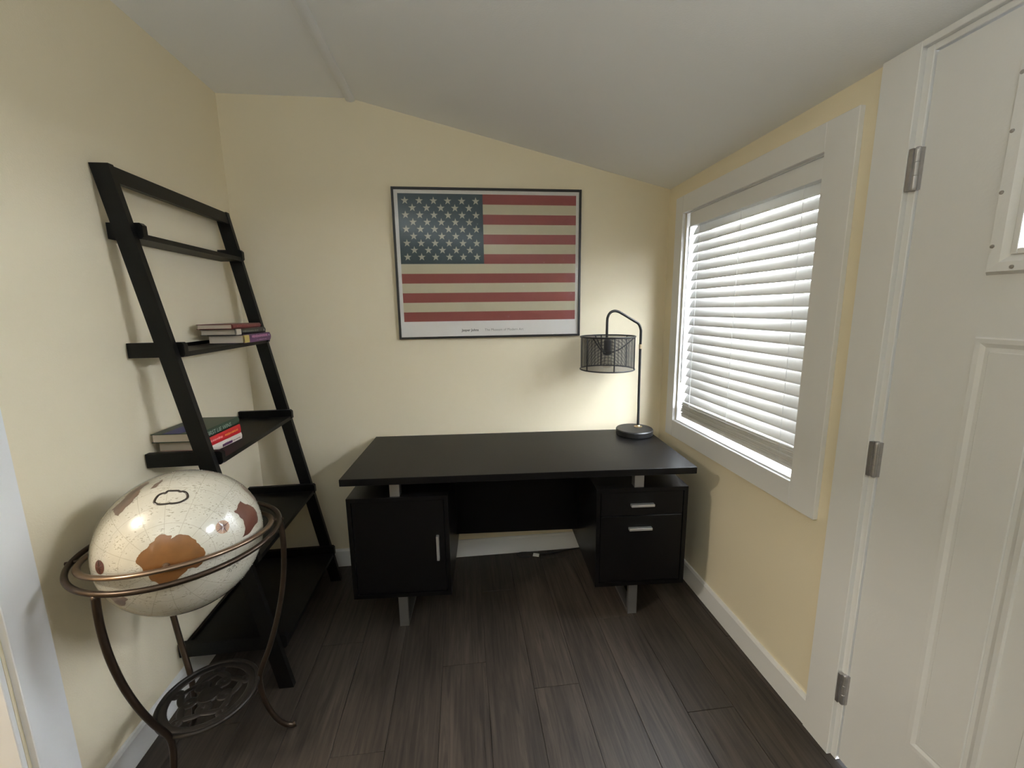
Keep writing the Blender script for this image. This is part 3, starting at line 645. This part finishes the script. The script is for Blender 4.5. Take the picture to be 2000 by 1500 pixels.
SAM = [(0.837, -0.018, 0.546), (0.883, 0.033, 0.468), (0.919, 0.148, 0.365), (0.947, 0.175, 0.268), (0.969, 0.144, 0.201), (0.985, 0.083, 0.15), (0.987, -0.105, 0.125), (0.948, -0.294, 0.122), (0.956, -0.209, 0.206), (0.928, -0.181, 0.326), (0.888, -0.198, 0.415), (0.844, -0.226, 0.486), (0.854, -0.145, 0.5)]
AFR = [(-0.511, -0.473, 0.718), (-0.45, -0.443, 0.775), (-0.4, -0.385, 0.831), (-0.399, -0.283, 0.872), (-0.353, -0.219, 0.91), (-0.287, -0.115, 0.951), (-0.196, -0.198, 0.96), (-0.241, -0.318, 0.917), (-0.198, -0.414, 0.889), (-0.226, -0.465, 0.856), (-0.234, -0.533, 0.813), (-0.279, -0.596, 0.752), (-0.317, -0.632, 0.707), (-0.422, -0.55, 0.721)]
MAD = [(-0.09, -0.352, 0.931), (-0.095, -0.261, 0.961), (-0.054, -0.143, 0.988), (-0.027, -0.245, 0.969), (-0.03, -0.326, 0.945)]
LOW = [(-0.378, -0.903, -0.204), (-0.284, -0.933, -0.222), (-0.16, -0.964, -0.212), (-0.117, -0.961, -0.249), (-0.179, -0.927, -0.33), (-0.308, -0.866, -0.393), (-0.346, -0.884, -0.314)]
UPR = [(0.539, 0.498, 0.679), (0.643, 0.414, 0.645), (0.764, 0.406, 0.501), (0.778, 0.529, 0.34), (0.86, 0.40, 0.32), (0.816, 0.292, 0.499), (0.72, 0.294, 0.629)]
CAR = [(0.074, -0.548, 0.833), (0.067, -0.509, 0.858), (0.076, -0.458, 0.886), (0.111, -0.429, 0.897), (0.14, -0.426, 0.894), (0.15, -0.391, 0.908), (0.199, -0.379, 0.904), (0.258, -0.366, 0.894), (0.288, -0.373, 0.882), (0.317, -0.359, 0.878), (0.359, -0.369, 0.858), (0.389, -0.4, 0.83), (0.397, -0.433, 0.809), (0.375, -0.476, 0.796), (0.339, -0.512, 0.789), (0.285, -0.539, 0.793), (0.25, -0.547, 0.799), (0.204, -0.563, 0.801), (0.139, -0.574, 0.807), (0.098, -0.566, 0.819)]
decal('land_print', ANT, 'land_orange'); decal('land_print', SAM, 'land_brown'); decal('land_print', AFR, 'land_dusty'); decal('land_print', MAD, 'land_dusty'); decal('land_print', LOW, 'land_dusty'); decal('land_print', UPR, 'land_dusty')
# cartouche border
pts = spline([Vector(d).normalized() * (GR + .0002) + gc for d in CAR], 4, closed=True)
obj('cartouche_border', tube(B(), pts, .0034, 6, closed=True, flat=.25, up=Vector((.22, -.47, .85))), 'globe_ink', gl, smooth=True)
for i in (0, 7, 16, 13):
    d = Vector(CAR[i]).normalized(); u = d.orthogonal().normalized(); v = d.cross(u); bm = B()
    ring = [(d * (GR + .0008) + u * .0042 * cos(k) * (1 if k % 2 else .6) + v * .0042 * sin(k) * (1 if k % 2 else .6)) + gc for k in range(6)]
    f = bm.faces.new([bm.verts.new(p) for p in ring]); obj('cartouche_scroll', bm, 'globe_ink', gl)
def rose(center, rad, mat, spokes=16):
    d = Vector(center).normalized(); u = (Vector((0, 0, 1)) - d * d.z).normalized(); v = d.cross(u)
    bm = B(); 
    ring = [bm.verts.new((d + (u * cos(2 * pi * k / 40) + v * sin(2 * pi * k / 40)) * rad).normalized() * (GR + .0006) + gc) for k in range(40)]
    c0 = bm.verts.new(d * (GR + .0006) + gc)
    for k in range(40): bm.faces.new((c0, ring[k], ring[(k + 1) % 40]))
    dk = obj('compass_print', bm, mat, gl, smooth=True)
    bm = B()
    for k in range(spokes):
        a = 2 * pi * k / spokes + .3; e1 = rad * (1.25 if k % 4 == 0 else .92); hw = .028 if k % 4 == 0 else .012
        t1 = u * cos(a) + v * sin(a); t2_ = u * -sin(a) + v * cos(a)
        P = [(d + t1 * q * e1 + t2_ * s * hw * rad / .12).normalized() * (GR + .0010) + gc for q, s in ((.02, 0), (.35, .45), (1, 0), (.35, -.45))]
        bm.faces.new([bm.verts.new(p) for p in P])
    bmesh.ops.recalc_face_normals(bm, faces=bm.faces); obj('compass_points', bm, 'land_brown' if spokes > 8 else 'globe_ink', dk)
rose((0.805, -0.458, 0.378), .088, 'rose'); rose((-0.432, -0.887, 0.164), .088, 'land_brown', 8)
# fine ship sketch and small compass on the lower right
d = Vector((.873, -.453, -.181)).normalized(); u = d.orthogonal().normalized(); v = d.cross(u); bm = B(); rr = random.Random(3)
for k in range(26):
    a = rr.uniform(0, 2 * pi); r0 = rr.uniform(0, .09); r1 = r0 + rr.uniform(.015, .05); wv = .010
    P = [(d + (u * cos(a + s) + v * sin(a + s)) * q).normalized() * (GR + .0006) + gc for q, s in ((r0, 0), (r0, wv / (r0 + .03)), (r1, wv / (r1 + .03)), (r1, 0))]
    bm.faces.new([bm.verts.new(p) for p in P])
bmesh.ops.recalc_face_normals(bm, faces=bm.faces); sk = obj('ship_print', bm, 'globe_ink', gl)
# rings
HZ = POLE.cross(Vector((0, 0, 1))).normalized(); RO, RI = .249, .226
obj('outer_ring', tube(B(), circle(gc, (1, 0, 0), (0, 1, 0), RO, 120), .0075, 12, closed=True), 'bronze', gl, smooth=True)
obj('inner_ring', tube(B(), circle(gc, POLE, HZ, RI, 120), .0085, 12, closed=True, flat=.75, up=POLE.cross(HZ)), 'bronze_light', gl, smooth=True)
for s in (-1, 1):
    obj('axis_pin', tube(B(), [gc + POLE * s * (GR - .001), gc + POLE * s * (GR + .004), gc + POLE * s * (GR + .005), gc + POLE * s * RI], lambda t: .009 if t < .5 else .005, 14), 'bronze_light', gl, smooth=False)
    obj('ring_pivot', tube(B(), [gc + HZ * s * RI, gc + HZ * s * (RO + .012)], .005, 12), 'bronze', gl)
legpr = [(.249, .785), (.2515, .74), (.251, .68), (.244, .60), (.228, .51), (.204, .42), (.176, .34), (.152, .285), (.140, .25), (.137, .215), (.141, .17), (.153, .115), (.172, .062), (.196, .024), (.214, .012), (.226, .013)]
for a in (24, -103, 140):
    a = radians(a); obj('leg', tube(B(), spline([(r * cos(a), r * sin(a), z) for r, z in legpr], 5), lambda t: .0088 if t < .97 else .0105, 10), 'bronze', gl, smooth=True)
PZ = .25
obj('plate_ring', tube(B(), circle((0, 0, PZ), (1, 0, 0), (0, 1, 0), .134, 80), .0065, 10, closed=True), 'iron', gl, smooth=True)
scr = empty('openwork_plate', (0, 0, PZ)); scr.parent = gl
obj('hub', lathe(B(), [(0, -.004), (.03, -.004), (.034, 0), (.03, .004), (0, .006)], 28), 'iron', scr, smooth=False)
for k in range(10):
    a0 = 2 * pi * k / 10 + .2; s = 1 if k % 2 else -1
    P = []
    for q in range(9):
        t = q / 8; r = .025 + .103 * t; a = a0 + s * .62 * sin(t * 2 * pi) * (1 - .45 * t) ; P.append((r * cos(a), r * sin(a), 0))
    obj('scroll_arm', tube(B(), spline(P, 4), lambda t: .0125 - .004 * t, 8, flat=.3, up=(0, 0, 1)), 'iron', scr, smooth=True)
obj('inner_band', tube(B(), circle((0, 0, 0), (1, 0, 0), (0, 1, 0), .118, 64), .012, 8, closed=True, flat=.3, up=(0, 0, 1)), 'iron', scr, smooth=True)
